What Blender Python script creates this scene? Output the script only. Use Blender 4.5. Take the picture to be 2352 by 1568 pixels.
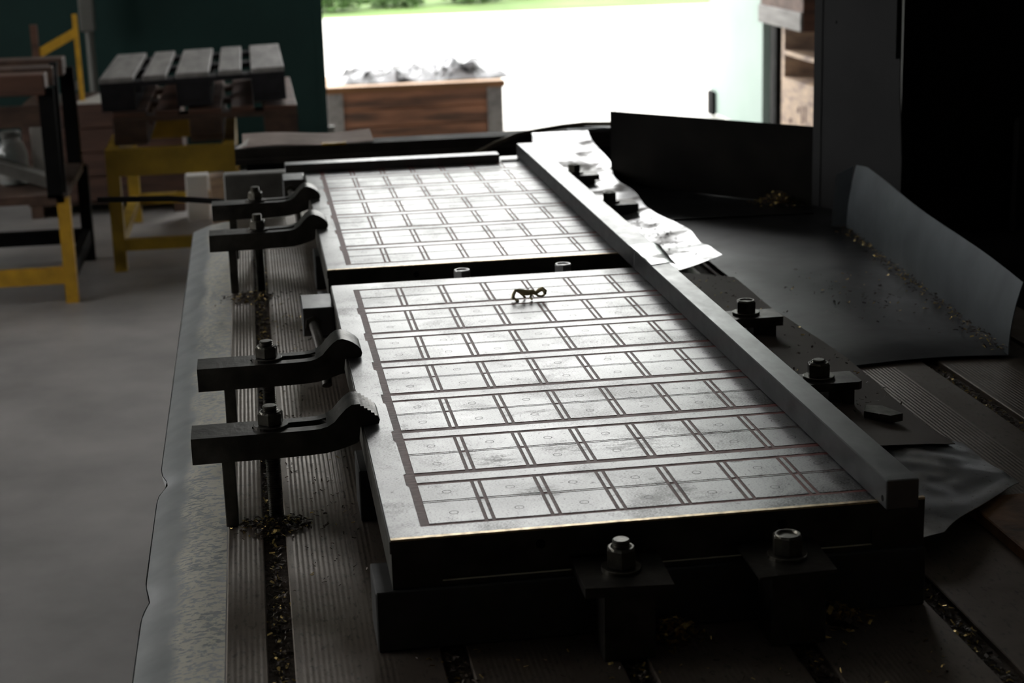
import bpy, bmesh, math, random
from mathutils import Vector, Matrix, noise

# ------------------------------------------------------------------ reset
for o in list(bpy.data.objects): bpy.data.objects.remove(o, do_unlink=True)
S = bpy.context.scene
COL = S.collection
random.seed(7)

# ------------------------------------------------------------------ camera
# world: z = 0 is the top face of the magnetic chucks, +y runs along the table to the door
def cam_axes(yaw, pitch, roll):
    cy, sy, cp, sp = math.cos(yaw), math.sin(yaw), math.cos(pitch), math.sin(pitch)
    f = Vector((sy*cp, cy*cp, -sp)); r = Vector((cy, -sy, 0)); u = r.cross(f)
    cr, sr = math.cos(roll), math.sin(roll)
    return r*cr+u*sr, u*cr-r*sr, f
cr_, cu_, cf_ = cam_axes(.1425, .2561, -.0293)
cam = bpy.data.cameras.new('camera'); camo = bpy.data.objects.new('camera', cam); COL.objects.link(camo)
camo.matrix_world = Matrix(((cr_.x, cu_.x, -cf_.x, -.1888), (cr_.y, cu_.y, -cf_.y, -1.8047), (cr_.z, cu_.z, -cf_.z, .6670), (0, 0, 0, 1)))
cam.sensor_width = 36; cam.sensor_fit = 'HORIZONTAL'; cam.lens = 61.456
cam.clip_start = .02; cam.clip_end = 300
cam.dof.use_dof = True; cam.dof.focus_distance = 2.3; cam.dof.aperture_fstop = 8.0
S.camera = camo

# ------------------------------------------------------------------ sky and exposure
W = bpy.data.worlds.new('overcast_sky'); S.world = W; W.use_nodes = True
bg = W.node_tree.nodes['Background']
bg.inputs[0].default_value = (1.0, .995, .98, 1); bg.inputs[1].default_value = 6.0
S.view_settings.view_transform = 'Standard'; S.view_settings.look = 'None'
S.view_settings.gamma = 1; S.view_settings.use_curve_mapping = False
S.view_settings.exposure = 0.0

ZF = -.93           # floor
ZB = -.125          # machine table surface

# ------------------------------------------------------------------ materials
def ramp(nt, fac, stops):
    n = nt.nodes.new('ShaderNodeValToRGB'); e = n.color_ramp.elements
    while len(e) < len(stops): e.new(.5)
    for k, (p, c) in enumerate(stops):
        e[k].position = p; e[k].color = (c[0], c[1], c[2], 1) if not isinstance(c, (int, float)) else (c, c, c, 1)
    nt.links.new(fac, n.inputs[0]); return n.outputs[0]
def pos(nt, scale=(1, 1, 1), rot=(0, 0, 0)):
    g = nt.nodes.new('ShaderNodeNewGeometry'); m = nt.nodes.new('ShaderNodeMapping')
    m.inputs['Scale'].default_value = scale; m.inputs['Rotation'].default_value = rot
    nt.links.new(g.outputs['Position'], m.inputs['Vector']); return m.outputs[0]
def nz(nt, vec, scale, detail=4, rough=.55, dist=0):
    n = nt.nodes.new('ShaderNodeTexNoise'); n.inputs['Scale'].default_value = scale
    n.inputs['Detail'].default_value = detail; n.inputs['Roughness'].default_value = rough
    n.inputs['Distortion'].default_value = dist; nt.links.new(vec, n.inputs['Vector']); return n.outputs['Fac']
def mixc(nt, fac, a, b):
    n = nt.nodes.new('ShaderNodeMix'); n.data_type = 'RGBA'
    for s, v in ((n.inputs[0], fac), (n.inputs[6], a), (n.inputs[7], b)):
        if hasattr(v, 'is_linked'): nt.links.new(v, s)
        elif isinstance(v, (int, float)): s.default_value = v
        else: s.default_value = (v[0], v[1], v[2], 1)
    return n.outputs[2]
def math_n(nt, op, a, b=0.0):
    n = nt.nodes.new('ShaderNodeMath'); n.operation = op
    for s, v in ((n.inputs[0], a), (n.inputs[1], b)):
        if hasattr(v, 'is_linked'): nt.links.new(v, s)
        else: s.default_value = v
    return n.outputs[0]
def bump(nt, h, strength, dist, bs):
    n = nt.nodes.new('ShaderNodeBump'); n.inputs['Strength'].default_value = strength; n.inputs['Distance'].default_value = dist
    nt.links.new(h, n.inputs['Height']); nt.links.new(n.outputs[0], bs.inputs['Normal'])
def newmat(name):
    m = bpy.data.materials.new(name); m.use_nodes = True
    return m, m.node_tree, m.node_tree.nodes['Principled BSDF']
def plain(name, c, rough=.5, metal=0.0, var=.25, scale=12, bumpy=0.0, stretch=(1, 1, 1), c2=None, spec=.5):
    m, nt, b = newmat(name)
    f = nz(nt, pos(nt, stretch), scale, 5)
    d = c2 or tuple(x*(1-var*1.6) for x in c)
    col = ramp(nt, f, [(.3, d), (.7, tuple(min(1, x*(1+var*.5)) for x in c))])
    nt.links.new(col, b.inputs['Base Color'])
    b.inputs['Metallic'].default_value = metal
    b.inputs['Specular IOR Level'].default_value = spec
    r = math_n(nt, 'ADD', math_n(nt, 'MULTIPLY', math_n(nt, 'SUBTRACT', f, .5), -.25), rough); nt.links.new(r, b.inputs['Roughness'])
    if bumpy: bump(nt, nz(nt, pos(nt, stretch), scale*4, 4), bumpy, .004, b)
    return m

MT = {}
STAINS = [(.070, .165, .035, .030), (.041, .205, .012, .045), (.110, .342, .010, .022), (.150, .352, .045, .008), (.100, .046, .03, .03), (.165, .195, .04, .03), (.245, .185, .05, .035), (.265, .044, .045, .008), (.262, .02, .02, .03), (.347, .099, .012, .007), (.035, .037, .008, .02), (-.025, .317, .006, .03), (.037, .420, .010, .006), (.20, 2.08, .06, .10), (.27, 1.97, .08, .06), (.11, 2.17, .05, .08)]
def mat_ground_steel():
    m, nt, b = newmat('ground_steel'); b.inputs['Metallic'].default_value = 1
    p = pos(nt)
    fine = nz(nt, pos(nt, (40, 900, 40)), 1.0, 3)             # grinding marks across the face
    fleck = nz(nt, pos(nt, (330, 1050, 330)), 1.0, 4, .7)
    scr = nz(nt, pos(nt, (420, 60, 100), (0, 0, .12)), 1.0, 2, .6)
    patch = nz(nt, p, 4.0, 4, .6)
    smear = nz(nt, p, 7.0, 5, .65, .6)
    spot = nz(nt, pos(nt, (1, 1.5, 1)), 70.0, 4, .7)
    scrub = ramp(nt, nz(nt, pos(nt, (35, 110, 35), (0, 0, .2)), 1.0, 5, .75, .4), [(.40, 0), (.66, 1)])
    scrub = math_n(nt, 'MULTIPLY', scrub, 1.8)
    base = ramp(nt, patch, [(.34, (.275, .275, .278)), (.62, (.37, .37, .373))])
    sm = ramp(nt, smear, [(.48, 0), (.74, 1)])                # oily smears, where the flecks crowd together
    for (sx, sy, rx, ry) in STAINS:
        g = nt.nodes.new('ShaderNodeNewGeometry'); vm = nt.nodes.new('ShaderNodeMapping'); vm.vector_type = 'POINT'
        vm.inputs['Location'].default_value = (-sx/rx, -sy/ry, 0); vm.inputs['Scale'].default_value = (1/rx, 1/ry, 0)
        nt.links.new(g.outputs['Position'], vm.inputs[0]); ln = nt.nodes.new('ShaderNodeVectorMath'); ln.operation = 'LENGTH'
        nt.links.new(vm.outputs[0], ln.inputs[0])
        q = math_n(nt, 'MAXIMUM', math_n(nt, 'SUBTRACT', 1.15, ln.outputs['Value']), 0.0)
        sm = math_n(nt, 'MAXIMUM', sm, math_n(nt, 'MINIMUM', math_n(nt, 'MULTIPLY', q, scrub), 1.0))
    fk = ramp(nt, math_n(nt, 'ADD', fleck, math_n(nt, 'MULTIPLY', sm, .20)), [(.54, 0), (.65, 1)])
    base = mixc(nt, math_n(nt, 'MULTIPLY', sm, .18), base, (.09, .088, .085))
    base = mixc(nt, math_n(nt, 'MULTIPLY', fk, .85), base, (.022, .02, .02))
    k2 = math_n(nt, 'MULTIPLY', ramp(nt, scr, [(.66, 0), (.72, 1)]), .6)
    base = mixc(nt, k2, base, (.06, .055, .055))
    sp = math_n(nt, 'MULTIPLY', ramp(nt, spot, [(.635, 0), (.68, 1)]), .9)
    base = mixc(nt, sp, base, (.02, .018, .02))
    nt.links.new(base, b.inputs['Base Color'])
    r = ramp(nt, patch, [(.35, .34), (.65, .29)])
    r = math_n(nt, 'ADD', r, math_n(nt, 'MULTIPLY', fine, .05)); nt.links.new(r, b.inputs['Roughness'])
    bump(nt, fine, .06, .001, b)
    return m
MT['face'] = mat_ground_steel()
MT['bar_steel'] = plain('bar_steel', (.21, .21, .213), .34, 1.0, .07, 45, 0, (1, .5, 1))
MT['inlay'] = plain('red_inlay', (.25, .088, .082), .5, 0, .25, 60, .1, (1, 3, 1), spec=.3)
MT['inlay_dark'] = plain('ring_line', (.03, .028, .03), .5, .3, .2, 80)
MT['chuck_side'] = plain('chuck_side', (.10, .095, .085), .48, .85, .3, 18, .1)
MT['glint_edge'] = plain('warm_bright_edge', (.85, .68, .44), .35, 1.0, .3, 90)  # warm reflection of the bevelled front edge put into the metal colour
MT['dark_steel'] = plain('oily_dark_steel', (.105, .098, .088), .42, .85, .35, 25, .15)
MT['worn_steel'] = plain('worn_bolt_steel', (.16, .15, .125), .36, .9, .35, 60, .1)
MT['shiny'] = plain('shiny_steel', (.5, .5, .5), .36, 1.0, .2, 40)
MT['riser'] = plain('riser_steel', (.08, .08, .08), .45, .6, .2, 14)
MT['black'] = plain('black_casting', (.008, .008, .008), .75, 0, .3, 6, .2, spec=.08)
MT['machine'] = plain('dark_machine_paint', (.015, .015, .015), .6, .0, .3, 4, .15, spec=.15)
MT['guard'] = plain('dark_guard_sheet', (.030, .030, .031), .55, 0, .15, 3, spec=.1)
MT['guard_black'] = plain('blackened_guard', (.006, .005, .004), .7, 0, .4, 9, spec=.06)
MT['tray'] = plain('oily_tray', (.028, .0295, .032), .36, .55, .35, 7, .06, (1, 1, 1), (.013, .012, .0115), .15)
MT['lip'] = plain('zinc_lip', (.125, .14, .15), .45, .55, .25, 6, .05, (1, 1, 1), (.09, .10, .108))
MT['yellow'] = plain('yellow_paint', (.62, .34, .02), .5, 0, .18, 14)
MT['yellow_dull'] = plain('dull_yellow_paint', (.40, .25, .015), .55, 0, .2, 10)
MT['green'] = plain('green_door_paint', (.012, .037, .033), .6, 0, .15, 1.5, spec=.2)
MT['mint'] = plain('pale_mint_paint', (.30, .39, .35), .6, 0, .06, 1.5)
MT['wood_dark'] = plain('dark_wood', (.085, .045, .028), .7, 0, .35, 9, .25, (1, .25, 2))
MT['wood_red'] = plain('reddish_wood', (.125, .055, .033), .65, 0, .35, 8, .2, (.3, 1, 3))
MT['wood_crate'] = plain('weathered_crate_wood', (.37, .165, .09), .7, 0, .4, 5, .3, (.5, 1, 5), (.09, .05, .035))
MT['wood_lid'] = plain('lid_wood', (.66, .45, .31), .65, 0, .15, 6, .1, (1, 3, 1))
MT['wood_edge'] = plain('brown_edge_wood', (.26, .12, .045), .5, 0, .2, 6, .1, (.4, 1, 3))  # darker brown for the front strip of the crate lid
MT['wood_pale'] = plain('pale_box_wood', (.55, .40, .27), .65, 0, .3, 7, .2, (1, 1, 3), (.26, .19, .16))
MT['wood_grey'] = plain('grey_pallet_wood', (.26, .245, .235), .62, 0, .25, 10, .25, (2, .25, 2))
MT['wood_blue'] = plain('dark_pallet_block', (.022, .021, .024), .7, 0, .3, 12, .2, spec=.2)
MT['wood_chest'] = plain('old_chest_wood', (.085, .042, .03), .7, 0, .35, 8, .2, (.3, 1, 3))
MT['concrete'] = plain('floor_concrete', (.36, .343, .333), .45, 0, .22, 2.2, .08)
MT['yard'] = plain('yard_concrete', (.62, .60, .56), .8, 0, .08, .5)
MT['grass'] = plain('grass', (.13, .22, .055), .9, 0, .25, .8)
MT['leaf'] = plain('leaves', (.09, .18, .045), .7, 0, .5, 6)
MT['bark'] = plain('bark', (.06, .045, .035), .9, 0, .3, 9)
MT['wall'] = plain('grimy_wall', (.11, .11, .105), .9, 0, .2, 2)
MT['ceiling'] = plain('dark_ceiling', (.30, .30, .285), .9, 0, .1, 2)
MT['paper'] = plain('paper', (.56, .54, .50), .7, 0, .06, 5)
MT['card'] = plain('cardboard', (.42, .33, .29), .8, 0, .12, 14)
MT['pipe'] = plain('grey_pipe', (.15, .15, .135), .5, .2, .15, 5)
MT['hose'] = plain('hose_rubber', (.12, .10, .07), .5, 0, .2, 30)
MT['brass'] = plain('brass_chip', (.72, .53, .20), .38, 1.0, .3, 120)
MT['light_line'] = plain('painted_light_line', (.85, .78, .60), .5, 0, .1, 60)  # pale colour stands in for the line of light along the chuck flange
MT['rust'] = plain('rusty_steel', (.24, .12, .055), .7, .1, .45, 14, .3, (1, 1, 1), (.045, .03, .022), .2)
MT['channel'] = plain('grimy_channel', (.035, .03, .026), .7, 0, .3, 12, .2, spec=.2)
MT['offcut'] = plain('dull_brass', (.85, .72, .40), .55, 0, .25, 120)
MT['chip_dark'] = plain('dark_chip', (.085, .062, .045), .55, .4, .3, 90)
MT['slot_dirt'] = plain('slot_dirt', (.10, .07, .048), .75, .1, .4, 140, .8)
MT['grey_board'] = plain('grey_board', (.20, .19, .17), .6, .1, .3, 8)

def mat_table():
    m, nt, b = newmat('cast_iron_table'); b.inputs['Metallic'].default_value = .55
    f = nz(nt, pos(nt), 6, 5); s = nz(nt, pos(nt, (1, .35, 1)), 160, 3, .7)
    c = ramp(nt, f, [(.32, (.135, .105, .082)), (.68, (.245, .21, .175))])
    c = mixc(nt, math_n(nt, 'MULTIPLY', ramp(nt, s, [(.55, 0), (.68, 1)]), .7), c, (.05, .042, .035))
    nt.links.new(c, b.inputs['Base Color'])
    nt.links.new(ramp(nt, f, [(.3, .48), (.7, .36)]), b.inputs['Roughness'])
    bump(nt, s, .12, .002, b); return m
MT['table'] = mat_table()

def mat_flange():
    # galvanised sheet with the remains of a cream coat next to the table, worn through in flecks
    m, nt, b = newmat('galvanised_with_worn_cream_paint')
    p = pos(nt); sep = nt.nodes.new('ShaderNodeSeparateXYZ'); nt.links.new(p, sep.inputs[0])
    edge = math_n(nt, 'ADD', sep.outputs[0], math_n(nt, 'MULTIPLY', nz(nt, p, 9, 4), .06))
    inb = ramp(nt, math_n(nt, 'ADD', math_n(nt, 'MULTIPLY', edge, 12), 3.95), [(.45, 0), (.62, 1)])
    fl = nz(nt, pos(nt, (110, 190, 110), (0, 0, -.35)), 1.0, 3, .6, .1)
    big = nz(nt, p, 5, 3)
    worn = ramp(nt, math_n(nt, 'ADD', fl, math_n(nt, 'MULTIPLY', big, .25)), [(.62, 1), (.67, 0)])
    k = math_n(nt, 'MULTIPLY', inb, worn)
    z = ramp(nt, nz(nt, p, 14, 4), [(.3, (.55, .57, .58)), (.7, (.74, .755, .76))])
    nt.links.new(mixc(nt, k, z, (.86, .83, .73)), b.inputs['Base Color'])
    nt.links.new(math_n(nt, 'MULTIPLY', math_n(nt, 'SUBTRACT', 1.0, k), .6), b.inputs['Metallic'])
    nt.links.new(math_n(nt, 'ADD', math_n(nt, 'MULTIPLY', k, .12), .42), b.inputs['Roughness'])
    bump(nt, k, .25, .001, b); return m
MT['flange'] = mat_flange()

def mat_sheet(name, dirt, lo, clean=.5, rough=.29):
    m, nt, b = newmat(name)
    p = pos(nt); f = nz(nt, p, 10, 5, .6); s = nz(nt, p, 130, 4, .7)
    d = ramp(nt, f, [(max(0, lo-.07), 0), (lo+.07, 1)])
    sp = ramp(nt, s, [(.63, 0), (.68, 1)])
    k = math_n(nt, 'MAXIMUM', math_n(nt, 'MULTIPLY', d, dirt), math_n(nt, 'MULTIPLY', sp, .8))
    nt.links.new(mixc(nt, k, (clean, clean, clean*1.02), (.075, .055, .042)), b.inputs['Base Color'])
    nt.links.new(math_n(nt, 'SUBTRACT', 1.0, math_n(nt, 'MULTIPLY', k, .75)), b.inputs['Metallic'])
    nt.links.new(math_n(nt, 'ADD', math_n(nt, 'MULTIPLY', k, .4), rough), b.inputs['Roughness'])
    b.inputs['Specular IOR Level'].default_value = .2
    bump(nt, s, .06, .002, b); return m
MT['sheet_bright'] = mat_sheet('bright_sheet', .75, .57, .60, .29)
MT['sheet_dirty'] = mat_sheet('dusty_brown_sheet', .95, .22)
MT['sheet_front'] = mat_sheet('dull_crumpled_sheet', .55, .60, .72, .29)
def mat_plastic():
    m, nt, b = newmat('crumpled_plastic'); b.inputs['Roughness'].default_value = .16
    nt.links.new(ramp(nt, nz(nt, pos(nt), 9, 4), [(.42, (.025, .024, .026)), (.56, (.34, .34, .36))]), b.inputs['Base Color'])
    return m
MT['plastic'] = mat_plastic()
def mat_glass():
    m, nt, b = newmat('jar_glass'); b.inputs['Base Color'].default_value = (.8, .82, .8, 1)
    b.inputs['Roughness'].default_value = .12; b.inputs['Transmission Weight'].default_value = .85; return m
MT['glass'] = mat_glass()

# ------------------------------------------------------------------ mesh helpers
class MB:
    def __init__(s): s.v = []; s.f = []
    def add(s, vs, fs):
        o = len(s.v); s.v += [tuple(v) for v in vs]; s.f += [tuple(i+o for i in f) for f in fs]; return s
    def box(s, x0, x1, y0, y1, z0, z1, M=None):
        vs = [Vector((x, y, z)) for z in (z0, z1) for y in (y0, y1) for x in (x0, x1)]
        if M: vs = [M @ v for v in vs]
        return s.add(vs, [(0, 2, 3, 1), (4, 5, 7, 6), (0, 1, 5, 4), (1, 3, 7, 5), (3, 2, 6, 7), (2, 0, 4, 6)])
    def bbox(s, x0, x1, y0, y1, z0, z1, b=.002):       # box with the edges broken by a chamfer
        bm = bmesh.new(); t = MB().box(x0, x1, y0, y1, z0, z1)
        vv = [bm.verts.new(v) for v in t.v]
        for f in t.f: bm.faces.new([vv[i] for i in f])
        bmesh.ops.bevel(bm, geom=bm.edges[:], offset=b, segments=1, affect='EDGES')
        bm.verts.index_update()
        s.add([v.co[:] for v in bm.verts], [[v.index for v in f.verts] for f in bm.faces]); bm.free(); return s
    def beam(s, a, b, w, h, up=(0, 0, 1)):
        a, b = Vector(a), Vector(b); d = b-a; L = d.length; d.normalize()
        u = Vector(up); r = d.cross(u)
        if r.length < 1e-4: r = d.cross(Vector((0, 1, 0)))
        r.normalize(); u = r.cross(d)
        M = Matrix(((r.x, d.x, u.x, a.x), (r.y, d.y, u.y, a.y), (r.z, d.z, u.z, a.z), (0, 0, 0, 1)))
        return s.box(-w/2, w/2, 0, L, -h/2, h/2, M)
    def lathe(s, prof, c=(0, 0, 0), n=24, axis='z', ngon_off=0.0, top=True):
        c = Vector(c); vs = []
        for r, z in prof:
            for k in range(n):
                a = 2*math.pi*k/n+ngon_off; p = (r*math.cos(a), r*math.sin(a), z)
                if axis == 'y': p = (p[0], p[2], p[1])
                if axis == 'x': p = (p[2], p[0], p[1])
                vs.append(c+Vector(p))
        fs = []
        for i in range(len(prof)-1):
            for k in range(n):
                q = (k+1) % n; fs.append((i*n+k, i*n+q, (i+1)*n+q, (i+1)*n+k))
        if prof[0][0] > 1e-6: fs.append(tuple(reversed(range(n))))
        if top and prof[-1][0] > 1e-6: fs.append(tuple((len(prof)-1)*n+k for k in range(n)))
        return s.add(vs, fs)
    def tube(s, pts, r, n=10, caps=True):
        pts = [Vector(p) for p in pts]; vs = []; N = len(pts); up = Vector((0.13, .07, 1)).normalized()
        for i, p in enumerate(pts):
            d = (pts[min(i+1, N-1)]-pts[max(i-1, 0)]).normalized()
            a = d.cross(up)
            if a.length < .05: a = d.cross(Vector((1, 0, 0)))
            a.normalize(); b = a.cross(d); rr = r[i] if isinstance(r, (list, tuple)) else r
            vs += [p+(a*math.cos(2*math.pi*k/n)+b*math.sin(2*math.pi*k/n))*rr for k in range(n)]
        fs = [(i*n+k, (i+1)*n+k, (i+1)*n+(k+1) % n, i*n+(k+1) % n) for i in range(N-1) for k in range(n)]
        if caps: fs += [tuple(range(n)), tuple(reversed([(N-1)*n+k for k in range(n)]))]
        return s.add(vs, fs)
    def prism_y(s, prof, y0, y1):                       # polygon in x,z pulled along y
        n = len(prof); vs = [(x, y0, z) for x, z in prof]+[(x, y1, z) for x, z in prof]
        return s.add(vs, [tuple(range(n)), tuple(reversed(range(n, 2*n)))]+[(k, k+n, (k+1) % n+n, (k+1) % n) for k in range(n)])
    def prism_z(s, prof, z0, z1):
        n = len(prof); vs = [(x, y, z0) for x, y in prof]+[(x, y, z1) for x, y in prof]
        return s.add(vs, [tuple(reversed(range(n))), tuple(range(n, 2*n))]+[(k, (k+1) % n, (k+1) % n+n, k+n) for k in range(n)])
    def grid(s, fn, nu, nv, thick=.0015):               # fn(u,v)->point ; a sheet with two skins and a rim
        P = [[Vector(fn(i/nu, j/nv)) for i in range(nu+1)] for j in range(nv+1)]
        w = nu+1; top = [p for row in P for p in row]; bot = [p-Vector((0, 0, thick)) for p in top]; o = len(top)
        fs = []
        for j in range(nv):
            for i in range(nu):
                a, b, c, d = j*w+i, j*w+i+1, (j+1)*w+i+1, (j+1)*w+i
                fs.append((a, b, c, d)); fs.append((a+o, d+o, c+o, b+o))
        rim = [i for i in range(w)]+[j*w+nu for j in range(1, nv+1)]+[nv*w+i for i in range(nu-1, -1, -1)]+[j*w for j in range(nv-1, 0, -1)]
        for k in range(len(rim)):
            a, b = rim[k], rim[(k+1) % len(rim)]; fs.append((a, a+o, b+o, b))
        return s.add(top+bot, fs)
    def mesh(s, name, mat, smooth=False, origin=(0, 0, 0)):
        me = bpy.data.meshes.new(name); ox, oy, oz = origin
        me.from_pydata([(x-ox, y-oy, z-oz) for x, y, z in s.v], [], s.f)
        bm = bmesh.new(); bm.from_mesh(me); bmesh.ops.recalc_face_normals(bm, faces=bm.faces); bm.to_mesh(me); bm.free()
        for m in (mat if isinstance(mat, (list, tuple)) else [mat]): me.materials.append(MT[m])
        if smooth:
            for p in me.polygons: p.use_smooth = True
            try: me.set_sharp_from_angle(angle=math.radians(38))
            except Exception: pass
        me.update(); return me
def link(name, me, parent=None, loc=(0, 0, 0)):
    o = bpy.data.objects.new(name, me); COL.objects.link(o); o.location = loc
    if parent: o.parent = parent
    return o
def tag(o, label, cat, group=None, kind=None):
    o['label'] = label; o['category'] = cat
    if group: o['group'] = group
    if kind: o['kind'] = kind
    return o
def thing(name, label, cat, loc, group=None):
    o = bpy.data.objects.new(name, None); COL.objects.link(o); o.location = loc; o.empty_display_size = .05
    return tag(o, label, cat, group)
def part(name, mb, mat, parent, smooth=False, label=None):
    L = parent.matrix_basis.translation.copy() if parent.parent is None else Vector((0, 0, 0))
    q = parent
    while q.parent: q = q.parent
    L = q.location
    org = Vector([sum(v[i] for v in mb.v)/len(mb.v) for i in range(3)])     # world centre of the piece
    o = link(name, mb.mesh(name, mat, smooth, org), parent)
    base = Vector((0, 0, 0)); r = parent
    while r: base += r.location; r = r.parent
    o.location = org-base
    if label: o['label'] = label
    return o
def solo(name, mb, mat, label, cat, group=None, kind=None, smooth=False):
    org = Vector([sum(v[i] for v in mb.v)/len(mb.v) for i in range(3)])
    o = link(name, mb.mesh(name, mat, smooth, org), None, org)
    return tag(o, label, cat, group, kind)
def struct(name, mb, mat, smooth=False):
    o = link(name, mb.mesh(name, mat, smooth)); o['kind'] = 'structure'; return o
def dup(root, off, label):
    r = root.copy(); COL.objects.link(r); r.location = root.location+Vector(off); r['label'] = label
    def rec(a, b):
        for c in list(a.children):
            d = c.copy(); COL.objects.link(d); d.parent = b; d.location = c.location.copy(); rec(c, d)
    rec(root, r); return r

# ================================================================== the building
struct('floor', MB().box(-6, 6, -5, 9.0, ZF-.1, ZF), 'concrete')
struct('ceiling', MB().box(-6.2, 6.2, -5.2, 9.0, 4.6, 4.75), 'ceiling')
D0, D1, DT = .24, 3.06, 3.35       # doorway
struct('wall_far', MB().box(-6.2, D0-.02, 8.72, 9.0, ZF-.1, 4.6).box(D1, 6.2, 8.72, 9.0, ZF-.1, 4.6).box(D0-.02, D1, 8.72, 9.0, DT, 4.6), 'wall')
struct('wall_right', MB().box(6, 6.2, -5, 8.72, ZF-.1, 4.6), 'wall')
struct('wall_near', MB().box(-6, 6, -5.2, -5, ZF-.1, 4.6), 'wall')
wl = MB(); ys = [-5, 1.0, 3.0, 3.6, 5.2, 5.8, 7.6, 8.72]; zl, zh = .25, 3.0
wl.box(-6.2, -6, -5, 8.72, ZF-.1, zl).box(-6.2, -6, -5, 8.72, zh, 4.6)
for k in range(0, len(ys), 2): wl.box(-6.2, -6, ys[k], ys[k+1], zl, zh)
struct('wall_left', wl, 'wall')
for n, k in enumerate(range(1, 7, 2)):
    fr = MB(); a, b = ys[k], ys[k+1]
    for y in (a, (2*a+b)/3, (a+2*b)/3, b): fr.box(-6.13, -6.07, y-.025, y+.025, zl, zh)
    for z in (zl+.025, (zl+zh)/2, zh-.025): fr.box(-6.12, -6.08, a, b, z-.025, z+.025)
    struct('window_%d' % (n+1), fr, 'pipe')
struct('yard_ground', MB().box(-30, 40, 9.0, 21.1, ZF-.15, ZF-.02), 'yard')
struct('grass_field', MB().box(-60, 80, 21.1, 90, ZF-.2, ZF-.03), 'grass')
# left leaf of the green gate, slid open along the wall, and the right leaf swung out into the yard
d = struct('door_1', MB().box(-3.2, .235, 8.60, 8.68, ZF+.03, DT+.1), 'green')
part('door_stile', MB().box(.20, .243, 8.585, 8.60, ZF+.03, DT+.1), 'green', d)
part('floor_guide', MB().box(.24, .275, 8.55, 8.60, ZF, ZF+.24), 'pipe', d)
d2 = struct('door_2', MB().prism_z([(3.06, 8.98), (3.03, 10.15), (2.98, 10.15), (3.01, 8.98)], ZF+.01, DT), 'mint')
part('door_bolt', MB().box(2.955, 2.98, 10.0, 10.13, ZF, ZF+.16), 'black', d2)
struct('trim_1', MB().box(3.0, 3.07, 8.66, 8.74, ZF, DT), 'black')

# ================================================================== milling machine table
tb = thing('milling_table', 'long dark cast iron machine table with ribbed strips between T-slots', 'machine table', (.45, 1.0, ZF))
SC = [-.198+.1833*i for i in range(8)]; SW = .014
XL, XR, YN, YK = -.256, 1.20, -1.0, 2.76
part('table_bed', MB().box(XL+.002, XR, YN, YK, -.30, ZB-.0085), 'slot_dirt', tb)
part('machine_bed', MB().box(-.05, 1.05, YN, YK-.1, ZF, -.30), 'machine', tb)
edges = [XL]+[e for c in SC for e in (c-SW, c+SW)]+[XR]
def strip(x0, x1, ribs, amp):
    xs = [x0, x0+.0012]; w = x1-x0; n = max(6, int(w/.0012))
    top = []
    for k in range(n+1):
        x = x0+.0012+(w-.0024)*k/n; z = ZB
        u = (x-x0)/w
        top.append((x, .00022*(1-math.cos(2*math.pi*(x-ribs[0])/.0061)) if ribs[0] < x < ribs[1] else 0.0))
    def profile(y): return [(x0, ZB-.0012)]+[(x, ZB-d*amp(y)) for x, d in top]+[(x1, ZB-.0012), (x1, ZB-.024), (x0, ZB-.024)]
    prof = profile(0); YS = [YN, -.3, -.2, -.1, 0, .1, .2, .3, .4, .6, 1.0, 1.6, 2.0, YK]
    m = MB(); n = len(prof)
    for j, y in enumerate(YS): m.v += [(x, y, z) for x, z in profile(y)]
    J = len(YS)-1
    m.f = [(j*n+k, (j+1)*n+k, (j+1)*n+(k+1) % n, j*n+(k+1) % n) for j in range(J) for k in range(n)]+[tuple(range(n)), tuple(reversed(range(J*n, (J+1)*n)))]
    return m
for k in range(0, len(edges), 2):
    x0, x1 = edges[k], edges[k+1]; w = x1-x0
    rb = (x0+.005, x0+.005+.0061*6) if w < .1 else (x0+.008, x0+.008+.0061*15 if k != 2 else x0+.008+.0061*16)
    amp = (lambda y: .8 if y > .28 else .3+.35*math.sin(y*14+1)**2) if k <= 2 else ((lambda y: .35) if k <= 8 else (lambda y: max(.05, min(.8, (y-.1)*2.5))))
    part('table_strip', strip(x0, x1, rb, amp), 'table', tb)
part('end_stop_block', MB().bbox(-.276, -.118, 2.60, 2.66, -.10, -.02, .004), 'grey_board', tb)
part('end_plate', MB().box(-.26, .80, 2.76, 2.80, -.30, -.11), 'machine', tb)

# galvanised cover sheet along the left edge
def flange(u, v):
    y = -1.0+3.56*v; x = -.357+.099*u
    dent = .010*math.exp(-((y-.62)/.035)**2)+.006*math.exp(-((y-.19)/.03)**2)
    x += dent*(1-u)**2*1.2
    z = -.131-.022*(1-u)**2.2+.0016*noise.noise((x*9, y*5, 0))+dent*.9*(1-u)*u*2
    return (x, y, z)
lf = MB().grid(flange, 14, 150, .0018)
solo('cover_sheet', lf, 'flange', 'galvanised cover sheet with peeling cream paint along the left table edge', 'cover sheet', smooth=True)
# its turned-down skirt
def skirt(u, v):
    y = -1.0+3.56*v; dent = .010*math.exp(-((y-.62)/.035)**2)+.006*math.exp(-((y-.19)/.03)**2)
    return (-.3585+dent*1.2+.03*u, y, -.153-.15*u)
part('skirt', MB().grid(skirt, 3, 120, .001), 'flange', [o for o in bpy.data.objects if o.name == 'cover_sheet'][0], True)

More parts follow.
